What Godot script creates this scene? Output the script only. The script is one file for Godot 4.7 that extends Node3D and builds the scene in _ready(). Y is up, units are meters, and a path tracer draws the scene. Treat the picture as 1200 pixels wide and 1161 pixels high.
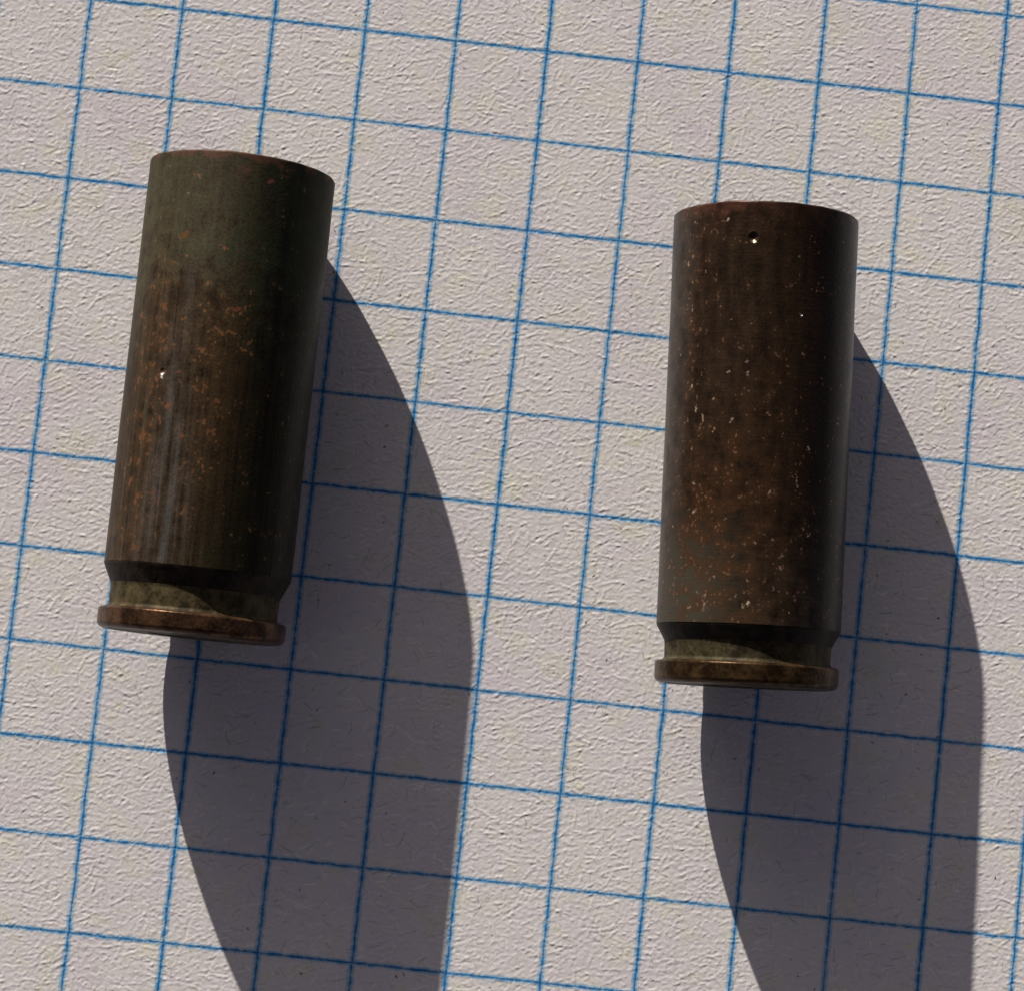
extends Node3D
# Two dark, patinated pistol cartridge cases lying on blue-squared graph paper in low sunlight. Real size, metres.

const MM := 0.001
const TILE := 65.0            # millimetres of paper covered by one tile of the paper texture (13 squares of 5 mm)
const N := 2048
const H := 1024

func _ready() -> void:
	setup_camera_and_light()
	build_paper()
	build_cases()

# ---------------------------------------------------------------- camera, sky, sun
func setup_camera_and_light() -> void:
	var cam := Camera3D.new()
	cam.name = "camera"
	cam.fov = 21.94
	cam.near = 0.01
	cam.far = 20.0
	var pitch := 0.0912
	var roll := -0.0356
	var down := Basis(Vector3(1, 0, 0), Vector3(0, 0, -1), Vector3(0, 1, 0))
	cam.transform = Transform3D(down * Basis(Vector3(1, 0, 0), pitch) * Basis(Vector3(0, 1, 0), roll), Vector3(0, 136.78 * MM, 0))
	add_child(cam)
	cam.current = true

	var sky_mat := ProceduralSkyMaterial.new()
	sky_mat.sky_top_color = Color(0.25, 0.24, 0.31)
	sky_mat.sky_horizon_color = Color(0.62, 0.595, 0.665)
	sky_mat.sky_curve = 0.6
	sky_mat.ground_bottom_color = Color(0.22, 0.20, 0.18)
	sky_mat.ground_horizon_color = Color(0.36, 0.33, 0.31)
	sky_mat.sun_angle_max = 70.0
	sky_mat.sun_curve = 0.28
	sky_mat.sky_energy_multiplier = 0.68
	var sky := Sky.new()
	sky.sky_material = sky_mat
	var env := Environment.new()
	env.background_mode = Environment.BG_SKY
	env.sky = sky
	env.tonemap_mode = Environment.TONE_MAPPER_LINEAR
	env.tonemap_exposure = 1.06
	env.sdfgi_enabled = true
	env.ssao_enabled = true
	env.ssil_enabled = true
	var world := WorldEnvironment.new()
	world.name = "world_environment"
	world.environment = env
	add_child(world)

	var sun := DirectionalLight3D.new()
	sun.name = "sun"
	sun.light_energy = 1.6
	sun.light_color = Color(1.0, 0.96, 0.935)
	sun.light_angular_distance = 0.5
	sun.shadow_enabled = true
	add_child(sun)
	sun.look_at_from_position(Vector3.ZERO, Vector3(1.06, -1.0, 2.985), Vector3.UP)

# ---------------------------------------------------------------- helpers
func add_mesh(called: String, st: SurfaceTool, mat: Material, parent: Node) -> MeshInstance3D:
	var mi := MeshInstance3D.new()
	mi.name = called
	mi.mesh = st.commit()
	mi.material_override = mat
	parent.add_child(mi, true)
	return mi

func srgb8(lin: float) -> int:
	var c := clampf(lin, 0.0, 1.0)
	var s := 12.92 * c if c <= 0.0031308 else 1.055 * pow(c, 1.0 / 2.4) - 0.055
	return int(s * 255.0 + 0.5)

func noise(seed_value: int, frequency: float, octaves := 3, kind := FastNoiseLite.TYPE_SIMPLEX_SMOOTH) -> FastNoiseLite:
	var n := FastNoiseLite.new()
	n.seed = seed_value
	n.frequency = frequency
	n.noise_type = kind
	n.fractal_octaves = octaves
	n.fractal_type = FastNoiseLite.FRACTAL_FBM if octaves > 1 else FastNoiseLite.FRACTAL_NONE
	return n

func tri(st: SurfaceTool, p: Array, n: Array, uv: Array) -> void:
	# Godot front faces run clockwise: keep the winding that agrees with the normals
	var order := [0, 1, 2]
	var a: Vector3 = p[0]
	var face: Vector3 = (p[1] - a).cross(p[2] - a)
	if face.dot(n[0] + n[1] + n[2]) > 0.0:
		order = [0, 2, 1]
	for k in order:
		st.set_normal(n[k])
		st.set_uv(uv[k])
		st.add_vertex(p[k])

# ---------------------------------------------------------------- the paper
func paper_relief() -> Image:
	# fibre relief in micrometres, drawn on a torus of H x H cells
	var rng := RandomNumberGenerator.new()
	rng.seed = 4711
	var h := PackedFloat32Array()
	h.resize(H * H)
	var mask := H - 1
	var k9 := PackedFloat32Array([0.17, 0.42, 0.17, 0.42, 1.0, 0.42, 0.17, 0.42, 0.17])
	for i in 120000:
		var x := rng.randf() * H
		var y := rng.randf() * H
		var dir := rng.randf() * PI
		if rng.randf() < 0.60:
			dir = rng.randfn(-0.22, 0.30)
		var bend := rng.randfn(0.0, 0.022)
		var steps := int(rng.randf_range(3.0, 8.0))
		if rng.randf() < 0.16:
			steps = int(rng.randf_range(9.0, 28.0))
		var amp := rng.randf_range(0.35, 1.0)
		amp *= amp * (2.6 if rng.randf() < 0.72 else -2.2)
		for s in steps:
			var fade := sin(PI * (s + 0.5) / steps)
			var xi := int(x)
			var yi := int(y)
			var v := amp * fade
			for k in 9:
				var at := ((yi + k / 3 - 1) & mask) * H + ((xi + k % 3 - 1) & mask)
				h[at] += v * k9[k]
			x += cos(dir)
			y += sin(dir)
			dir += bend
	# felt-like grain of the sheet under the fibres
	var big := noise(5, 0.030, 3).get_seamless_image(H, H).get_data()
	var mid := noise(6, 0.16, 2).get_seamless_image(H, H).get_data()
	for i in H * H:
		h[i] += (big[i] - 127) * 0.028 + (mid[i] - 127) * 0.014
	# flatten the long waves: a calendered sheet keeps only its fine fibre relief
	var smooth := Image.create_from_data(H, H, false, Image.FORMAT_RF, h.to_byte_array())
	smooth.resize(H / 4, H / 4, Image.INTERPOLATE_LANCZOS)
	smooth.resize(H, H, Image.INTERPOLATE_CUBIC)
	var low := smooth.get_data().to_float32_array()
	for i in H * H:
		h[i] -= 0.72 * low[i]
	var lo := 1e9
	var hi := -1e9
	for v in h:
		lo = minf(lo, v)
		hi = maxf(hi, v)
	relief_range = hi - lo
	for i in H * H:
		h[i] = (h[i] - lo) / relief_range
	return Image.create_from_data(H, H, false, Image.FORMAT_RF, h.to_byte_array())

var relief_range := 1.0

func paper_color(relief: Image) -> Image:
	# slightly mottled off-white stock
	var q := 512
	var warm := noise(21, 0.012, 3).get_seamless_image(q, q).get_data()
	var tint := noise(22, 0.035, 3).get_seamless_image(q, q).get_data()
	var speck := noise(27, 0.11, 2).get_seamless_image(q, q).get_data()
	var buf := PackedByteArray()
	buf.resize(q * q * 3)
	for i in q * q:
		var w := (warm[i] - 127) / 127.0
		var t := (tint[i] - 127) / 127.0
		var yellow := clampf(t * 1.7 - 0.30 + (speck[i] - 127) / 127.0 * 0.5, 0.0, 1.0)
		var mauve := clampf(-w * 0.9 - t * 0.6 - 0.05, 0.0, 1.0)
		buf[i * 3] = srgb8(0.785 - 0.005 * yellow - 0.012 * mauve + 0.02 * w)
		buf[i * 3 + 1] = srgb8(0.768 + 0.004 * yellow - 0.036 * mauve + 0.02 * w)
		buf[i * 3 + 2] = srgb8(0.750 - 0.075 * yellow - 0.004 * mauve + 0.015 * w)
	var im := Image.create_from_data(q, q, false, Image.FORMAT_RGB8, buf)
	im.resize(N, N, Image.INTERPOLATE_CUBIC)
	var px := im.get_data()
	var fine := noise(23, 0.35, 2).get_seamless_image(N, N).get_data()
	var gaps := noise(24, 0.055, 3).get_seamless_image(N, N).get_data()
	var rel := relief.get_data().to_float32_array()
	var rel_mean := 0.0
	for i in 4096:
		rel_mean += rel[i * 255] / 4096.0
	# single fibres of slightly lighter and darker pulp
	var pulp := RandomNumberGenerator.new()
	pulp.seed = 77
	for i in 30000:
		var x := pulp.randf() * N
		var y := pulp.randf() * N
		var dir := pulp.randf() * PI if pulp.randf() < 0.5 else pulp.randfn(-0.22, 0.35)
		var bend := pulp.randfn(0.0, 0.02)
		var tone := pulp.randfn(0.0, 0.055)
		var steps := int(pulp.randf_range(6.0, 26.0))
		var warm_tone := pulp.randf() * 0.04
		for s in steps:
			for k in 2:
				var at := ((int(y) + k) & (N - 1)) * N + (int(x) & (N - 1))
				px[at * 3] = clampi(int(px[at * 3] * (1.0 + tone)), 60, 250)
				px[at * 3 + 1] = clampi(int(px[at * 3 + 1] * (1.0 + tone)), 60, 250)
				px[at * 3 + 2] = clampi(int(px[at * 3 + 2] * (1.0 + tone - warm_tone)), 60, 250)
			x += cos(dir)
			y += sin(dir)
			dir += bend
	# flecks: dark specks and pale or brownish fibres in the pulp
	var rng := RandomNumberGenerator.new()
	rng.seed = 99
	for i in 480:
		var x := rng.randf() * N
		var y := rng.randf() * N
		var dir := rng.randf() * TAU
		var dark := rng.randf()
		var steps := 2 + int(rng.randf() * 4.0)
		var strength := rng.randf_range(0.15, 0.55)
		if i % 4 == 0:
			steps = 14 + int(rng.randf() * 34.0)
			strength = rng.randf_range(0.04, 0.12)
		if i % 16 == 1:
			strength = 0.85
			steps = 4
		for s in steps:
			for k in 4:
				var at := ((int(y) + k / 2) & (N - 1)) * N + ((int(x) + k % 2) & (N - 1))
				for c in 3:
					var target := 60 + 12 * (2 - c) if dark < 0.8 else 120 + 25 * (2 - c)
					px[at * 3 + c] = int(lerpf(px[at * 3 + c], target, strength))
			x += cos(dir)
			y += sin(dir)
			dir += rng.randfn(0.0, 0.12)
	# printed squares: a soft pale bleed with a darker, broken core
	var per := N / TILE
	var ink := [27.0, 104.0, 168.0]
	var pale := [120.0, 176.0, 216.0]
	for pass_axis in 2:
		var across := noise(31 + pass_axis, 0.02, 2)
		for line in 13:
			var middle := (line + 0.5) * 5.0 * per
			var weight := 0.92 + 0.16 * sin(line * 2.3 + pass_axis)
			for along in N:
				var wob := across.get_noise_2d(along, line * 77.0) * 0.9
				for o in range(-11, 12):
					var p := int(middle) + o
					var d := absf(p + 0.5 - middle - wob)
					var at := (p * N + along) if pass_axis == 0 else (along * N + p)
					var g := (gaps[at] - 127) / 127.0
					var f := (fine[at] - 127) / 127.0
					var hx := (p >> 1) * H + (along >> 1) if pass_axis == 0 else (along >> 1) * H + (p >> 1)
					var r := clampf((rel[hx] - rel_mean) * 5.0, -1.0, 1.0)
					var half := (1.5 if pass_axis == 0 else 1.65) * weight + f * 1.1 + g * 0.6
					var core := clampf((half - d) * 0.40 + 0.5, 0.0, 1.0) * clampf(0.92 + f * 0.5 + g * 0.25 + r * 0.4, 0.25, 1.0)
					var bleed := clampf((half + (4.6 if pass_axis == 0 else 6.0) - d) * 0.26, 0.0, 1.0) * clampf(0.62 + g * 0.5 + f * 0.4, 0.08, 0.9)
					for c in 3:
						var v := lerpf(px[at * 3 + c], minf(pale[c], px[at * 3 + c]), bleed)
						px[at * 3 + c] = int(lerpf(v, ink[c], core))
	return Image.create_from_data(N, N, false, Image.FORMAT_RGB8, px)

func build_paper() -> void:
	var relief := paper_relief()
	var color := paper_color(relief)
	relief.resize(N, N, Image.INTERPOLATE_CUBIC)
	var m := StandardMaterial3D.new()
	m.albedo_texture = ImageTexture.create_from_image(color)
	m.roughness = 0.9
	m.metallic_specular = 0.25
	m.heightmap_enabled = true
	m.heightmap_texture = ImageTexture.create_from_image(relief)
	m.heightmap_scale = 0.0001 * relief_range * 3.3
	var sheet := Node3D.new()
	sheet.name = "graph_paper_sheet"
	sheet.set_meta("label", "off-white graph paper sheet with printed blue squares, under both cartridge cases")
	sheet.set_meta("category", "paper")
	add_child(sheet)
	var phi := 0.1114
	var ox := -17.959 * MM
	var oz := -39.665 * MM
	sheet.transform = Transform3D(Basis(Vector3.UP, -phi), Vector3(ox, 0, oz))
	# page in its own axes, x along the rows of squares, z down the columns; line crossings at multiples of 5 mm
	var x0 := -84.0
	var x1 := 126.0
	var z0 := -106.0
	var z1 := 191.0
	var st := SurfaceTool.new()
	st.begin(Mesh.PRIMITIVE_TRIANGLES)
	var nx := 42
	var nz := 60
	for j in nz:
		for i in nx:
			var p: Array = []
			var uv: Array = []
			for c in [[0, 0], [1, 0], [1, 1], [0, 1]]:
				var x := lerpf(x0, x1, (i + c[0]) / float(nx))
				var z := lerpf(z0, z1, (j + c[1]) / float(nz))
				p.append(Vector3(x * MM, 0, z * MM))
				uv.append(Vector2((x + 7.5) / TILE, (z + 7.5) / TILE))
			var n := [Vector3.UP, Vector3.UP, Vector3.UP]
			tri(st, [p[0], p[1], p[2]], n, [uv[0], uv[1], uv[2]])
			tri(st, [p[0], p[2], p[3]], n, [uv[0], uv[2], uv[3]])
	# cut edges and the underside, 0.12 mm below
	var t := Vector3(0, -0.12 * MM, 0)
	var q := [Vector3(x0, 0, z0) * MM, Vector3(x1, 0, z0) * MM, Vector3(x1, 0, z1) * MM, Vector3(x0, 0, z1) * MM]
	var z2 := [Vector2.ZERO, Vector2.ZERO, Vector2.ZERO]
	for k in 4:
		var a: Vector3 = q[k]
		var b: Vector3 = q[(k + 1) % 4]
		var out: Vector3 = (b - a).normalized().cross(Vector3.UP) * -1.0
		if out.dot((a + b) * 0.5 - (q[0] + q[2]) * 0.5) < 0.0:
			out = -out
		tri(st, [a, b, b + t], [out, out, out], z2)
		tri(st, [a, b + t, a + t], [out, out, out], z2)
	var dn := [Vector3.DOWN, Vector3.DOWN, Vector3.DOWN]
	tri(st, [q[0] + t, q[1] + t, q[2] + t], dn, z2)
	tri(st, [q[0] + t, q[2] + t, q[3] + t], dn, z2)
	st.generate_tangents()
	add_mesh("printed_page", st, m, sheet)

# ---------------------------------------------------------------- the cartridge cases
const TW := 1024
const TH := 896

# Patina of one case: u runs round it (0.5 = the side turned up), v from the shoulder (0) to the mouth (1).
# style 0: olive with grey-blue drawing streaks and rust-brown flecks; style 1: dark brown, bright copper scratches near the head.
func patina(style: int, seed_value: int, chips_and_glints: Array) -> StandardMaterial3D:
	var col := PackedByteArray()
	col.resize(TW * TH * 3)
	var orm := PackedByteArray()
	orm.resize(TW * TH * 3)
	var hgt := PackedFloat32Array()
	hgt.resize(TW * TH)
	var big := noise(seed_value, 0.22, 3)
	var mid := noise(seed_value + 1, 0.9, 3)
	var fine := noise(seed_value + 2, 5.0, 2)
	var fleck := noise(seed_value + 3, 3.3 if style == 0 else 4.2, 2)
	var streak := noise(seed_value + 4, 1.0, 3)
	var scratch := noise(seed_value + 5, 1.0, 2)
	for j in TH:
		var v := (j + 0.5) / TH
		var s := v * 21.0
		for i in TW:
			var u := (i + 0.5) / TW
			var a := (u - 0.5) * TAU          # 0 up, positive to the right
			var px := 4.8 * sin(a)
			var pz := 4.8 * cos(a)
			var b := big.get_noise_3d(px, pz, s)
			var m := mid.get_noise_3d(px, pz, s)
			var f := fine.get_noise_3d(px, pz, s)
			var k := fleck.get_noise_3d(px, pz, s * 0.8)
			var r := 0.0
			var g := 0.0
			var l := 0.0
			var rough := 0.0
			var metal := 0.0
			var height := f * 0.5 + m * 0.5
			if style == 0:
				var st := streak.get_noise_3d(px * 2.6, pz * 2.6, s * 0.10)
				var sc := scratch.get_noise_3d(px * 9.0, pz * 9.0, s * 0.25)
				var olive := smoothstep(0.52, 0.80, v + b * 0.16 + m * 0.22 + f * 0.06)
				var low := 1.0 - olive
				# brown oxide, turning olive near the mouth
				r = lerpf(0.044, 0.061, olive)
				g = lerpf(0.0270, 0.0505, olive)
				l = lerpf(0.0125, 0.0265, olive)
				# shade painted in towards the right flank, away from the sun; also greener
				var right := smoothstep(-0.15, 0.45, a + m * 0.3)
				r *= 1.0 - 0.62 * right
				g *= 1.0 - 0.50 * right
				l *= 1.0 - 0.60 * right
				var band := exp(-pow((a + 0.42) / 0.27, 2.0)) * low * smoothstep(0.78, 0.3, v)
				var grey := clampf(band * (0.62 + st * 1.4 + m * 0.35) + low * clampf(st * 1.0 - 0.10, 0.0, 0.5) * smoothstep(0.15, -0.35, a), 0.0, 1.0)
				r = lerpf(r, 0.074, grey)
				g = lerpf(g, 0.068, grey)
				l = lerpf(l, 0.056, grey)
				var pock := smoothstep(0.42, 0.60, f) * 0.3
				var tone := (1.0 - pock) * clampf(1.0 + st * (0.25 + 0.30 * low) + m * 0.42 + f * 0.40 + sc * 0.28 * low, 0.25, 2.0)
				r *= tone
				g *= tone
				l *= tone
				# green verdigris haze on the right flank and near the head
				var green := clampf(b * 0.8 + m * 1.2 + 0.15 + 0.4 * smoothstep(0.2, 1.0, a), 0.0, 0.8)
				r *= 1.0 - 0.16 * green * (1.0 - grey)
				l *= 1.0 + 0.05 * green
				# rust-orange flecks, in a cloud down the left and the middle
				var cloud := exp(-pow((a + 0.68) / 0.22, 2.0)) * smoothstep(0.85, 0.65, v) * 0.9 + exp(-pow((a - 0.02) / 0.35, 2.0)) * smoothstep(0.75, 0.6, v) * smoothstep(0.05, 0.3, v) * 0.75
				cloud += exp(-pow((a + 1.0) / 0.2, 2.0)) * 0.35 * low
				var rust := smoothstep(0.40, 0.95, k * 0.95 + cloud * 0.38 - 0.20 + m * 0.75 + f * 0.25)
				var soft := clampf(cloud * (0.35 + m * 0.7), 0.0, 0.6)
				r = lerpf(r, 0.095, soft * 0.7)
				g = lerpf(g, 0.047, soft * 0.7)
				l = lerpf(l, 0.016, soft * 0.7)
				r = lerpf(r, 0.31, rust * 0.8)
				g = lerpf(g, 0.135, rust * 0.8)
				l = lerpf(l, 0.058, rust * 0.8)
				# reddish copper at the mouth
				var lip := smoothstep(0.978, 0.997, v + m * 0.022) * clampf(0.2 + exp(-pow((a + 0.25) / 0.55, 2.0)) + m * 1.2, 0.0, 1.0)
				lip = maxf(lip, exp(-pow((a - 0.12) / 0.14, 2.0) - pow((v - 0.952) / 0.020, 2.0)) * clampf(0.45 + m * 1.6, 0.0, 1.0))
				r = lerpf(r, 0.15, lip * 0.5)
				g = lerpf(g, 0.060, lip * 0.5)
				l = lerpf(l, 0.042, lip * 0.5)
				rough = 0.46 + 0.12 * olive + f * 0.06
				metal = clampf(0.12 + rust * 0.55 + grey * 0.25, 0.0, 1.0)
				height += sc * 0.5 * low - rust * 0.4
			else:
				var st2 := streak.get_noise_3d(px * 1.4, pz * 1.4, s * 0.30)
				var ring := scratch.get_noise_3d(px * 0.35, pz * 0.35, s * 9.0)
				var side := smoothstep(0.1, 0.7, a + m * 0.2)  # shade of the side turned from the sun, put into the colour
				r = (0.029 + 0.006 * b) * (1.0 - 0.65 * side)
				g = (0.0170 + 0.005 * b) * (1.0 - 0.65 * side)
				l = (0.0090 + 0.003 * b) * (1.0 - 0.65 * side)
				var tone2 := clampf(1.0 + st2 * 0.45 + m * 0.40 + f * 0.30 + ring * 0.22, 0.3, 1.9)
				r *= tone2
				g *= tone2
				l *= tone2
				# greenish-grey bloom low on the left
				var bloom := clampf(smoothstep(0.30, 0.02, v + m * 0.10) * (0.15 + exp(-pow((a + 0.95) / 0.55, 2.0))) + m * 0.35 * smoothstep(0.4, 0.0, v), 0.0, 0.85)
				r = lerpf(r, 0.066, bloom)
				g = lerpf(g, 0.067, bloom)
				l = lerpf(l, 0.047, bloom)
				# warm brown glow in the middle of the lower half
				var warm := clampf(exp(-pow((a + 0.35) / 0.5, 2.0)) * smoothstep(0.7, 0.25, v) * (0.5 + m), 0.0, 0.8)
				r = lerpf(r, 0.068, warm * 0.7)
				g = lerpf(g, 0.032, warm * 0.7)
				l = lerpf(l, 0.012, warm * 0.7)
				# blend to a paler, greyer brown on the left flank
				var flank := smoothstep(-0.75, -1.15, a) * clampf(0.7 + m, 0.0, 1.0)
				r = lerpf(r, 0.075, flank * 0.6)
				g = lerpf(g, 0.060, flank * 0.6)
				l = lerpf(l, 0.046, flank * 0.6)
				# bright copper flecks: many low down, a thin column on the left, few elsewhere
				var column := exp(-pow((a + 0.90 + 0.1 * b) / 0.15, 2.0))
				var cloud2 := column * (0.50 + 0.2 * m) + smoothstep(0.50, 0.15, v) * (0.62 * exp(-pow((a + 0.60) / 0.45, 2.0)) + 0.40 * smoothstep(1.0, 0.4, a))
				cloud2 += smoothstep(0.93, 1.0, v) * 0.6 * exp(-pow((a + 0.65) / 0.45, 2.0)) + exp(-pow((a + 1.05) / 0.2, 2.0)) * 0.35 * v
				cloud2 *= smoothstep(0.75, 0.5, a)
				var bits := smoothstep(0.74, 1.05, k * 1.0 + cloud2 * 0.17 + f * 0.5 + m * 0.62)
				var hue := 0.5 + 0.5 * mid.get_noise_3d(s, px * 2.0, pz * 2.0)
				var glow := smoothstep(0.20, 0.85, k * 0.55 + cloud2 * 0.50 + m * 0.55)
				r = lerpf(r, 0.085, glow * 0.45)
				g = lerpf(g, 0.034, glow * 0.45)
				l = lerpf(l, 0.014, glow * 0.45)
				r = lerpf(r, lerpf(0.36, 0.50, hue), bits * 0.85)
				g = lerpf(g, lerpf(0.15, 0.36, hue), bits * 0.85)
				l = lerpf(l, lerpf(0.08, 0.22, hue), bits * 0.85)
				var lip2 := smoothstep(0.955, 0.995, v + m * 0.03) * clampf(0.2 + exp(-pow((a + 0.55) / 0.45, 2.0)) + m * 0.5, 0.0, 1.0)
				r = lerpf(r, 0.11, lip2 * 0.55)
				g = lerpf(g, 0.042, lip2 * 0.55)
				l = lerpf(l, 0.027, lip2 * 0.55)
				rough = 0.34 + f * 0.05 + bloom * 0.15
				metal = clampf(0.18 + bits * 0.7, 0.0, 1.0)
				height += ring * 0.25 - bits * 0.5
			var at := j * TW + i
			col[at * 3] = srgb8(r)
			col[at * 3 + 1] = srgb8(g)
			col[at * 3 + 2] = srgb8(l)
			orm[at * 3] = 255
			orm[at * 3 + 1] = int(clampf(rough, 0.1, 1.0) * 255.0)
			orm[at * 3 + 2] = int(metal * 255.0)
			hgt[at] = clampf(0.5 + height * 0.25, 0.0, 1.0)
	# single chips and scratches where bright metal shows, and glints painted into the colour: angle, distance along (0..1), half length, half width (mm), lean, red, green, blue
	for c in chips_and_glints:
		c[0] += 0.29 if style == 0 else -0.12
		var hl: float = c[2]
		var hw: float = c[3]
		var reach := hl + hw + 0.05
		var ci := int((c[0] / TAU + 0.5) * TW)
		var cj := int(c[1] * TH)
		for dj in range(-int(reach / 21.0 * TH) - 1, int(reach / 21.0 * TH) + 2):
			for di in range(-int(reach / 30.2 * TW) - 1, int(reach / 30.2 * TW) + 2):
				var jj := cj + dj
				var ii := (ci + di + TW) % TW
				if jj < 0 or jj >= TH:
					continue
				var p := Vector2(di * 30.2 / TW, dj * 21.0 / TH).rotated(c[4])
				var dist := Vector2(maxf(absf(p.y) - hl, 0.0), p.x).length() + 0.09 * fine.get_noise_2d(ii * 0.035, jj * 0.028)
				var w := smoothstep(hw + 0.02, hw - 0.03, dist)
				var at := jj * TW + ii
				for q in 3:
					col[at * 3 + q] = int(lerpf(col[at * 3 + q], srgb8(c[5 + q]), w))
				orm[at * 3 + 2] = int(lerpf(orm[at * 3 + 2], 150, w))
	var m2 := StandardMaterial3D.new()
	m2.metallic_specular = 0.28 if style == 0 else 0.30
	m2.albedo_texture = ImageTexture.create_from_image(Image.create_from_data(TW, TH, false, Image.FORMAT_RGB8, col))
	var maps := ImageTexture.create_from_image(Image.create_from_data(TW, TH, false, Image.FORMAT_RGB8, orm))
	m2.roughness = 1.0
	m2.roughness_texture = maps
	m2.roughness_texture_channel = BaseMaterial3D.TEXTURE_CHANNEL_GREEN
	m2.metallic = 1.0
	m2.metallic_texture = maps
	m2.metallic_texture_channel = BaseMaterial3D.TEXTURE_CHANNEL_BLUE
	m2.heightmap_enabled = true
	m2.heightmap_texture = ImageTexture.create_from_image(Image.create_from_data(TW, TH, false, Image.FORMAT_RF, hgt.to_byte_array()))
	m2.heightmap_scale = 0.0030
	return m2

# Tarnished brass of the head: a plain computed texture, two tones mixed by noise
func head_metal(seed_value: int, dark: Color, light: Color, rough: float, metal: float) -> StandardMaterial3D:
	var w := 512
	var h := 64
	var col := PackedByteArray()
	col.resize(w * h * 3)
	var hgt := PackedFloat32Array()
	hgt.resize(w * h)
	var n := noise(seed_value, 0.9, 4)
	var n2 := noise(seed_value + 1, 4.5, 2)
	for j in h:
		for i in w:
			var a := (i + 0.5) / w * TAU
			var s := j / float(h) * 3.0
			var x := n.get_noise_3d(4.8 * sin(a), 4.8 * cos(a), s)
			var f := n2.get_noise_3d(4.8 * sin(a), 4.8 * cos(a), s)
			var t := clampf(0.45 + x * 1.1 + f * 0.5, 0.0, 1.0)
			var at := j * w + i
			col[at * 3] = srgb8(lerpf(dark.r, light.r, t))
			col[at * 3 + 1] = srgb8(lerpf(dark.g, light.g, t))
			col[at * 3 + 2] = srgb8(lerpf(dark.b, light.b, t))
			hgt[at] = clampf(0.5 + f * 0.4 + x * 0.1, 0.0, 1.0)
	var m := StandardMaterial3D.new()
	m.albedo_texture = ImageTexture.create_from_image(Image.create_from_data(w, h, false, Image.FORMAT_RGB8, col))
	m.roughness = rough
	m.metallic = metal
	m.metallic_specular = 0.25
	m.heightmap_enabled = true
	m.heightmap_texture = ImageTexture.create_from_image(Image.create_from_data(w, h, false, Image.FORMAT_RF, hgt.to_byte_array()))
	m.heightmap_scale = 0.0022
	return m

# A turned shape round the case's axis. profile: Vector2(distance from the base, radius) in mm; normals are smooth along it.
func lathe(st: SurfaceTool, profile: Array, axis_height: float, sides := 160, outward := 1.0) -> void:
	var cnt := profile.size()
	var nrm: Array = []
	var length := PackedFloat32Array([0.0])
	for k in cnt:
		var a: Vector2 = profile[maxi(k - 1, 0)]
		var b: Vector2 = profile[mini(k + 1, cnt - 1)]
		var d := (b - a).normalized()
		nrm.append(Vector2(-d.y, d.x) * outward)      # (along, radial)
		if k > 0:
			var c: Vector2 = profile[k - 1]
			var e: Vector2 = profile[k]
			length.append(length[k - 1] + c.distance_to(e))
	for k in cnt - 1:
		for i in sides:
			var p: Array = []
			var n: Array = []
			var uv: Array = []
			for c in [[0, 0], [1, 0], [1, 1], [0, 1]]:
				var q: Vector2 = profile[k + c[1]]
				var m: Vector2 = nrm[k + c[1]]
				var a = TAU * (i + c[0]) / sides - PI
				p.append(Vector3(q.y * sin(a), axis_height + q.y * cos(a), -q.x) * MM)
				n.append(Vector3(m.y * sin(a), m.y * cos(a), -m.x).normalized())
				uv.append(Vector2((i + c[0]) / float(sides), length[k + c[1]] / 3.0))
			if (profile[k] as Vector2).y > 1e-4:
				tri(st, [p[0], p[1], p[2]], [n[0], n[1], n[2]], [uv[0], uv[1], uv[2]])
			if (profile[k + 1] as Vector2).y > 1e-4:
				tri(st, [p[0], p[2], p[3]], [n[0], n[2], n[3]], [uv[0], uv[2], uv[3]])

func rounded(profile: Array, radius: float) -> Array:
	# the profile with its inner corners rounded off
	var out: Array = [profile[0]]
	for k in range(1, profile.size() - 1):
		var a: Vector2 = profile[k - 1]
		var b: Vector2 = profile[k]
		var c: Vector2 = profile[k + 1]
		var r := minf(radius, minf(a.distance_to(b), b.distance_to(c)) * 0.45)
		var p := b + (a - b).normalized() * r
		var q := b + (c - b).normalized() * r
		for t in 6:
			var f := t / 5.0
			out.append(p.lerp(b, f).lerp(b.lerp(q, f), f))
	out.append(profile[profile.size() - 1])
	return out

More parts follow.
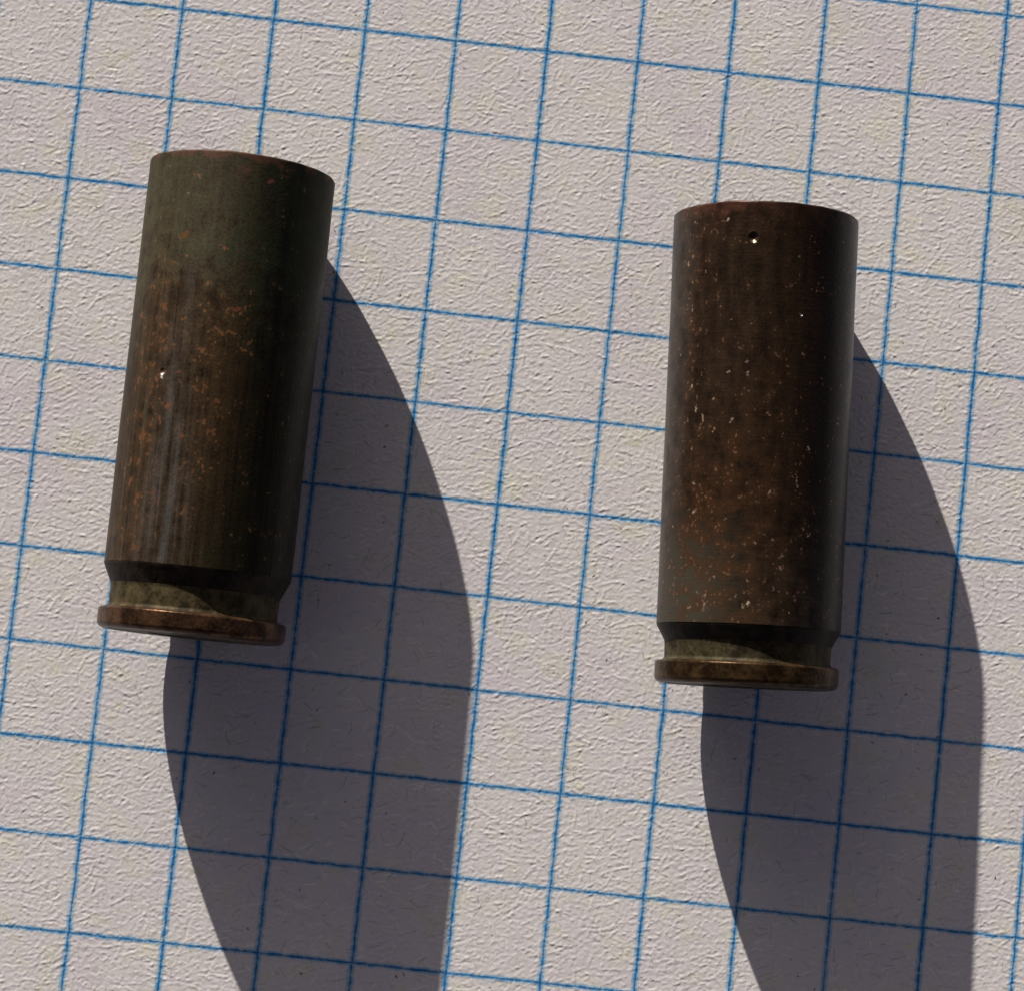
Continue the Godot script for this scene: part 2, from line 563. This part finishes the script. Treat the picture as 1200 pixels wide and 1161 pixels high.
# The tube of the case: radius as a function of angle and distance, with dents and an uneven mouth.
func tube(st: SurfaceTool, axis_height: float, s0: float, s1: float, r0: float, r1: float, pits: Array, seed_value: int) -> void:
	var lip := noise(seed_value, 1.1, 3)
	var warp := noise(seed_value + 7, 0.12, 2)
	var angles: Array = []
	for i in 200:
		angles.append(TAU * i / 200.0 - PI)
	var along: Array = []
	for i in 49:
		along.append(lerpf(s0, s1 - 0.12, i / 48.0))
	for pit in pits:
		for i in 25:
			angles.append(pit[0] + (i - 12) / 12.0 * pit[2] * 1.8 / r1 + 0.0003)
			along.append(pit[1] + (i - 12) / 12.0 * pit[2] * 1.8 + 0.0003)
	angles.sort()
	along.sort()
	angles.append(PI)
	var lip_round := 0.10
	for t in range(1, 6):
		along.append(s1 - 0.12 + 0.12 * t / 5.0)
	var radius := func(a: float, s: float) -> float:
		var r := lerpf(r0, r1, (s - s0) / (s1 - s0))
		r += warp.get_noise_3d(3.0 * sin(a), 3.0 * cos(a), s) * 0.028
		for pit in pits:
			var d: float = Vector2((a - pit[0]) * r1, s - pit[1]).length() / pit[2]
			if d < 1.8:
				r += pit[3] * (-maxf(0.0, 1.0 - d * d) + 0.06 * exp(-pow((d - 1.1) / 0.2, 2.0)))
		var e := (s - (s1 - lip_round)) / lip_round
		if e > 0.0:
			r -= lip_round * (1.0 - sqrt(maxf(0.0, 1.0 - e * e)))
		return r
	var point := func(a: float, s: float) -> Vector3:
		var r: float = radius.call(a, s)
		var z := s
		if s > s1 - 1.0:
			z += (s - s1 + 1.0) * lip.get_noise_2d(3.0 * sin(a), 3.0 * cos(a)) * 0.06
		return Vector3(r * sin(a), axis_height + r * cos(a), -z)
	var na := angles.size()
	var ns := along.size()
	var pos := PackedVector3Array()
	for s in along:
		for a in angles:
			pos.append(point.call(a, s))
	var nor := PackedVector3Array()
	for j in ns:
		for i in na:
			var il := (na - 2) if i == 0 else i - 1
			var ir := 1 if i == na - 1 else i + 1
			var ta := pos[j * na + ir] - pos[j * na + il]
			var ts := pos[mini(j + 1, ns - 1) * na + i] - pos[maxi(j - 1, 0) * na + i]
			var n := ta.cross(ts).normalized()
			var radial := Vector3(sin(angles[i]), cos(angles[i]), 0)
			nor.append(n if n.dot(radial) >= 0.0 else -n)
	for j in ns - 1:
		for i in na - 1:
			var q := [j * na + i, j * na + i + 1, (j + 1) * na + i + 1, (j + 1) * na + i]
			var p: Array = []
			var n: Array = []
			var uv: Array = []
			for k in q:
				p.append(pos[k] * MM)
				n.append(nor[k])
				var ua: float = angles[k % na]
				var us: float = along[k / na]
				uv.append(Vector2(ua / TAU + 0.5, clampf((us - s0) / (s1 - s0), 0.002, 0.998)))
			tri(st, [p[0], p[1], p[2]], [n[0], n[1], n[2]], [uv[0], uv[1], uv[2]])
			tri(st, [p[0], p[2], p[3]], [n[0], n[2], n[3]], [uv[0], uv[2], uv[3]])

func left_chips_and_glints() -> Array:
	return [[-0.84, 0.447, 0.06, 0.10, 0.3, 0.85, 0.80, 0.70], [-0.96, 0.875, 0.02, 0.04, 0.0, 0.20, 0.16, 0.09], [-0.78, 0.890, 0.02, 0.05, 0.4, 0.22, 0.17, 0.10], [-1.12, 0.835, 0.08, 0.04, 0.2, 0.24, 0.17, 0.10],  # first entry is a glint, painted as a bright spot in the pit
		[-0.76, 0.79, 0.12, 0.14, 0.8, 0.16, 0.075, 0.03], [-0.10, 0.62, 0.10, 0.12, 1.2, 0.20, 0.075, 0.045], [0.02, 0.665, 0.03, 0.07, 0.2, 0.24, 0.12, 0.08], [-0.72, 0.375, 0.14, 0.09, 0.9, 0.26, 0.11, 0.05], [-0.80, 0.34, 0.2, 0.06, -0.2, 0.24, 0.10, 0.05], [0.10, 0.94, 0.10, 0.10, 0.9, 0.22, 0.07, 0.05]]

func chip_tone(rng: RandomNumberGenerator) -> Array:
	var bright := rng.randf_range(0.16, 0.55)
	var brass := rng.randf_range(0.0, 1.0)
	return [bright, bright * lerpf(0.42, 0.80, brass), bright * lerpf(0.22, 0.52, brass)]

func right_chips_and_glints() -> Array:
	var out: Array = [[-0.125, 0.9010, 0.0, 0.12, 0.0, 0.34, 0.30, 0.22], [0.42, 0.735, 0.02, 0.06, 0.0, 0.75, 0.70, 0.62], [0.37, 0.872, 0.04, 0.035, 0.7, 0.40, 0.28, 0.20], [-0.14, 0.615, 0.05, 0.06, 0.2, 0.32, 0.20, 0.17], [-0.13, 0.585, 0.09, 0.05, 0.0, 0.34, 0.28, 0.22], [-0.34, 0.59, 0.04, 0.06, 0.9, 0.50, 0.42, 0.28], [-0.84, 0.745, 0.03, 0.05, 0.0, 0.55, 0.45, 0.30], [-0.80, 0.56, 0.03, 0.05, 0.3, 0.6, 0.50, 0.35], [-0.72, 0.505, 0.16, 0.04, 0.1, 0.6, 0.48, 0.32],  # first entry paints the sunlit highlight of the pit; several others are painted glints
		[-0.62, 0.48, 0.16, 0.05, -0.1, 0.48, 0.34, 0.22], [-0.28, 0.475, 0.10, 0.05, 0.5, 0.45, 0.34, 0.24], [0.45, 0.34, 0.30, 0.02, -0.2, 0.40, 0.33, 0.25], [0.62, 0.215, 0.14, 0.03, 0.8, 0.40, 0.34, 0.27], [0.58, 0.42, 0.07, 0.04, -0.6, 0.5, 0.42, 0.3], [-0.02, 0.05, 0.03, 0.07, 0.0, 0.80, 0.72, 0.48], [-0.68, 0.26, 0.05, 0.07, 1.2, 0.6, 0.48, 0.36], [-0.70, 0.325, 0.05, 0.05, -0.8, 0.55, 0.44, 0.30],
		[-0.42, 0.955, 0.05, 0.06, 0.8, 0.55, 0.42, 0.34], [0.16, 0.31, 0.02, 0.05, 0.0, 0.5, 0.38, 0.26], [0.22, 0.20, 0.04, 0.05, 1.0, 0.42, 0.26, 0.20], [0.30, 0.16, 0.06, 0.04, 0.9, 0.42, 0.30, 0.22], [0.30, 0.135, 0.03, 0.06, 0.6, 0.40, 0.26, 0.22], [0.24, 0.085, 0.08, 0.05, 0.1, 0.35, 0.22, 0.2]]
	var rng := RandomNumberGenerator.new()
	rng.seed = 1234
	for i in 55:
		var low := rng.randf()
		var v := low * low * 0.55 + 0.03
		out.append([rng.randfn(-0.45, 0.4) if i % 3 else rng.randf_range(-0.6, 0.55), v, rng.randf_range(0.01, 0.09), rng.randf_range(0.022, 0.045), rng.randf_range(-1.2, 1.2)] + chip_tone(rng))
	for i in 26:
		out.append([rng.randfn(-0.80, 0.10), rng.randf_range(0.4, 0.97), rng.randf_range(0.01, 0.10), rng.randf_range(0.02, 0.035), rng.randf_range(-0.3, 0.3)] + chip_tone(rng))
	return out

func new_st() -> SurfaceTool:
	var st := SurfaceTool.new()
	st.begin(Mesh.PRIMITIVE_TRIANGLES)
	return st

func build_case(called: String, label: String, d: Dictionary) -> void:
	var root := Node3D.new()
	root.name = called
	root.set_meta("label", label)
	root.set_meta("category", "cartridge case")
	root.set_meta("group", "spent cartridge cases on the graph paper")
	add_child(root, true)
	var yaw: float = d.yaw
	var slope: float = (d.rm - d.rr) / d.length
	root.transform = Transform3D(Basis(Vector3.UP, -yaw) * Basis(Vector3.RIGHT, slope), Vector3(d.x * MM, 0, d.z * MM))
	var ax: float = d.rr
	# tube
	var st := new_st()
	tube(st, ax, d.t3, d.length, d.rb, d.rm, d.pits, d.seed)
	st.generate_tangents()
	add_mesh("case_body", st, d.body, root)
	# bore: inner wall and floor, and the thin end face of the mouth
	st = new_st()
	lathe(st, [Vector2(d.length, d.rm - 0.10), Vector2(d.length + 0.005, d.rm - 0.22), Vector2(d.length - 0.05, d.rm - 0.33), Vector2(d.length - 0.2, d.rm - 0.36), Vector2(8.0, d.rm - 0.5), Vector2(4.2, d.rm - 0.9), Vector2(3.4, d.rm - 1.8), Vector2(3.3, 0.9), Vector2(3.3, 0.0)], ax, 96, 1.0)
	st.generate_tangents()
	add_mesh("bore", st, d.inner, root)
	# shoulder bevel, in darker tones than the groove, then the barer extractor groove
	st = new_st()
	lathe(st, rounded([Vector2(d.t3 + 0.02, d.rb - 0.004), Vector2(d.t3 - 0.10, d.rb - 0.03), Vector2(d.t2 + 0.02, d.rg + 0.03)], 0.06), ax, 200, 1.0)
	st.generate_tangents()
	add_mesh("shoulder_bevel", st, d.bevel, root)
	st = new_st()
	lathe(st, rounded([Vector2(d.t2 + 0.05, d.rg + 0.038), Vector2(d.t2 - 0.12, d.rg), Vector2(d.t1 + 0.16, d.rg - 0.02), Vector2(d.t1 + 0.02, d.rg + 0.12)], 0.12), ax, 200, 1.0)
	st.generate_tangents()
	add_mesh("extractor_groove", st, d.groove, root)
	# rim: shoulder, rounded edge, chamfer to the base
	st = new_st()
	lathe(st, rounded([Vector2(d.t1 + 0.05, d.rg + 0.02), Vector2(d.t1, d.rr - 0.10), Vector2(d.t1 - 0.09, d.rr), Vector2(0.22, d.rr), Vector2(0.03, d.rr - 0.22), Vector2(0.0, d.rr - 0.5)], 0.14), ax, 200, 1.0)
	st.generate_tangents()
	add_mesh("rim", st, d.rim, root)
	# base face with the primer pocket, and the primer
	st = new_st()
	lathe(st, [Vector2(0.0, d.rr - 0.5), Vector2(0.0, 2.25), Vector2(0.12, 2.2)], ax, 128, 1.0)
	st.generate_tangents()
	add_mesh("base_face", st, d.groove, root)
	st = new_st()
	lathe(st, [Vector2(0.13, 2.2), Vector2(0.05, 2.1), Vector2(0.04, 0.75), Vector2(0.16, 0.6), Vector2(0.32, 0.3), Vector2(0.34, 0.0)], ax, 96, 1.0)
	st.generate_tangents()
	add_mesh("primer", st, d.inner, root)

func build_cases() -> void:
	var inner := StandardMaterial3D.new()
	inner.albedo_color = Color(0.20, 0.17, 0.13)
	inner.metallic = 0.2
	inner.roughness = 0.6
	build_case("cartridge_case", "olive-brown tarnished cartridge case, greenish near its mouth, with grey lengthwise streaks", {
		x = -11.8514, z = -4.7775, yaw = 0.1054, rr = 4.833, rg = 4.343, rb = 4.821, rm = 4.832, t1 = 1.1036, t2 = 2.36, t3 = 3.38, length = 24.395,
		seed = 300, pits = [[-0.55, 12.98, 0.17, 0.06]], inner = inner,
		body = patina(0, 700, left_chips_and_glints()),
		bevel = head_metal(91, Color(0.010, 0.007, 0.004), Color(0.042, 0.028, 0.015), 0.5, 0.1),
		groove = head_metal(51, Color(0.024, 0.019, 0.008), Color(0.100, 0.078, 0.036), 0.55, 0.15),
		rim = head_metal(61, Color(0.030, 0.017, 0.009), Color(0.125, 0.066, 0.034), 0.33, 0.5)})
	build_case("cartridge_case_001", "dark brown cartridge case flecked with copper, with a tiny round hole near its mouth", {
		x = 16.7949, z = -2.1548, yaw = 0.0555, rr = 4.757, rg = 4.302, rb = 4.767, rm = 4.834, t1 = 1.174, t2 = 2.222, t3 = 3.07, length = 24.513,
		seed = 400, pits = [[-0.25, 22.62, 0.27, 0.13], [0.30, 18.83, 0.09, 0.05]], inner = inner,
		body = patina(1, 800, right_chips_and_glints()),
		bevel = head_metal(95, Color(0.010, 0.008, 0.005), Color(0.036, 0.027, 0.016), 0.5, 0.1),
		groove = head_metal(71, Color(0.022, 0.018, 0.008), Color(0.082, 0.068, 0.034), 0.55, 0.15),
		rim = head_metal(81, Color(0.024, 0.014, 0.006), Color(0.095, 0.056, 0.025), 0.33, 0.5)})
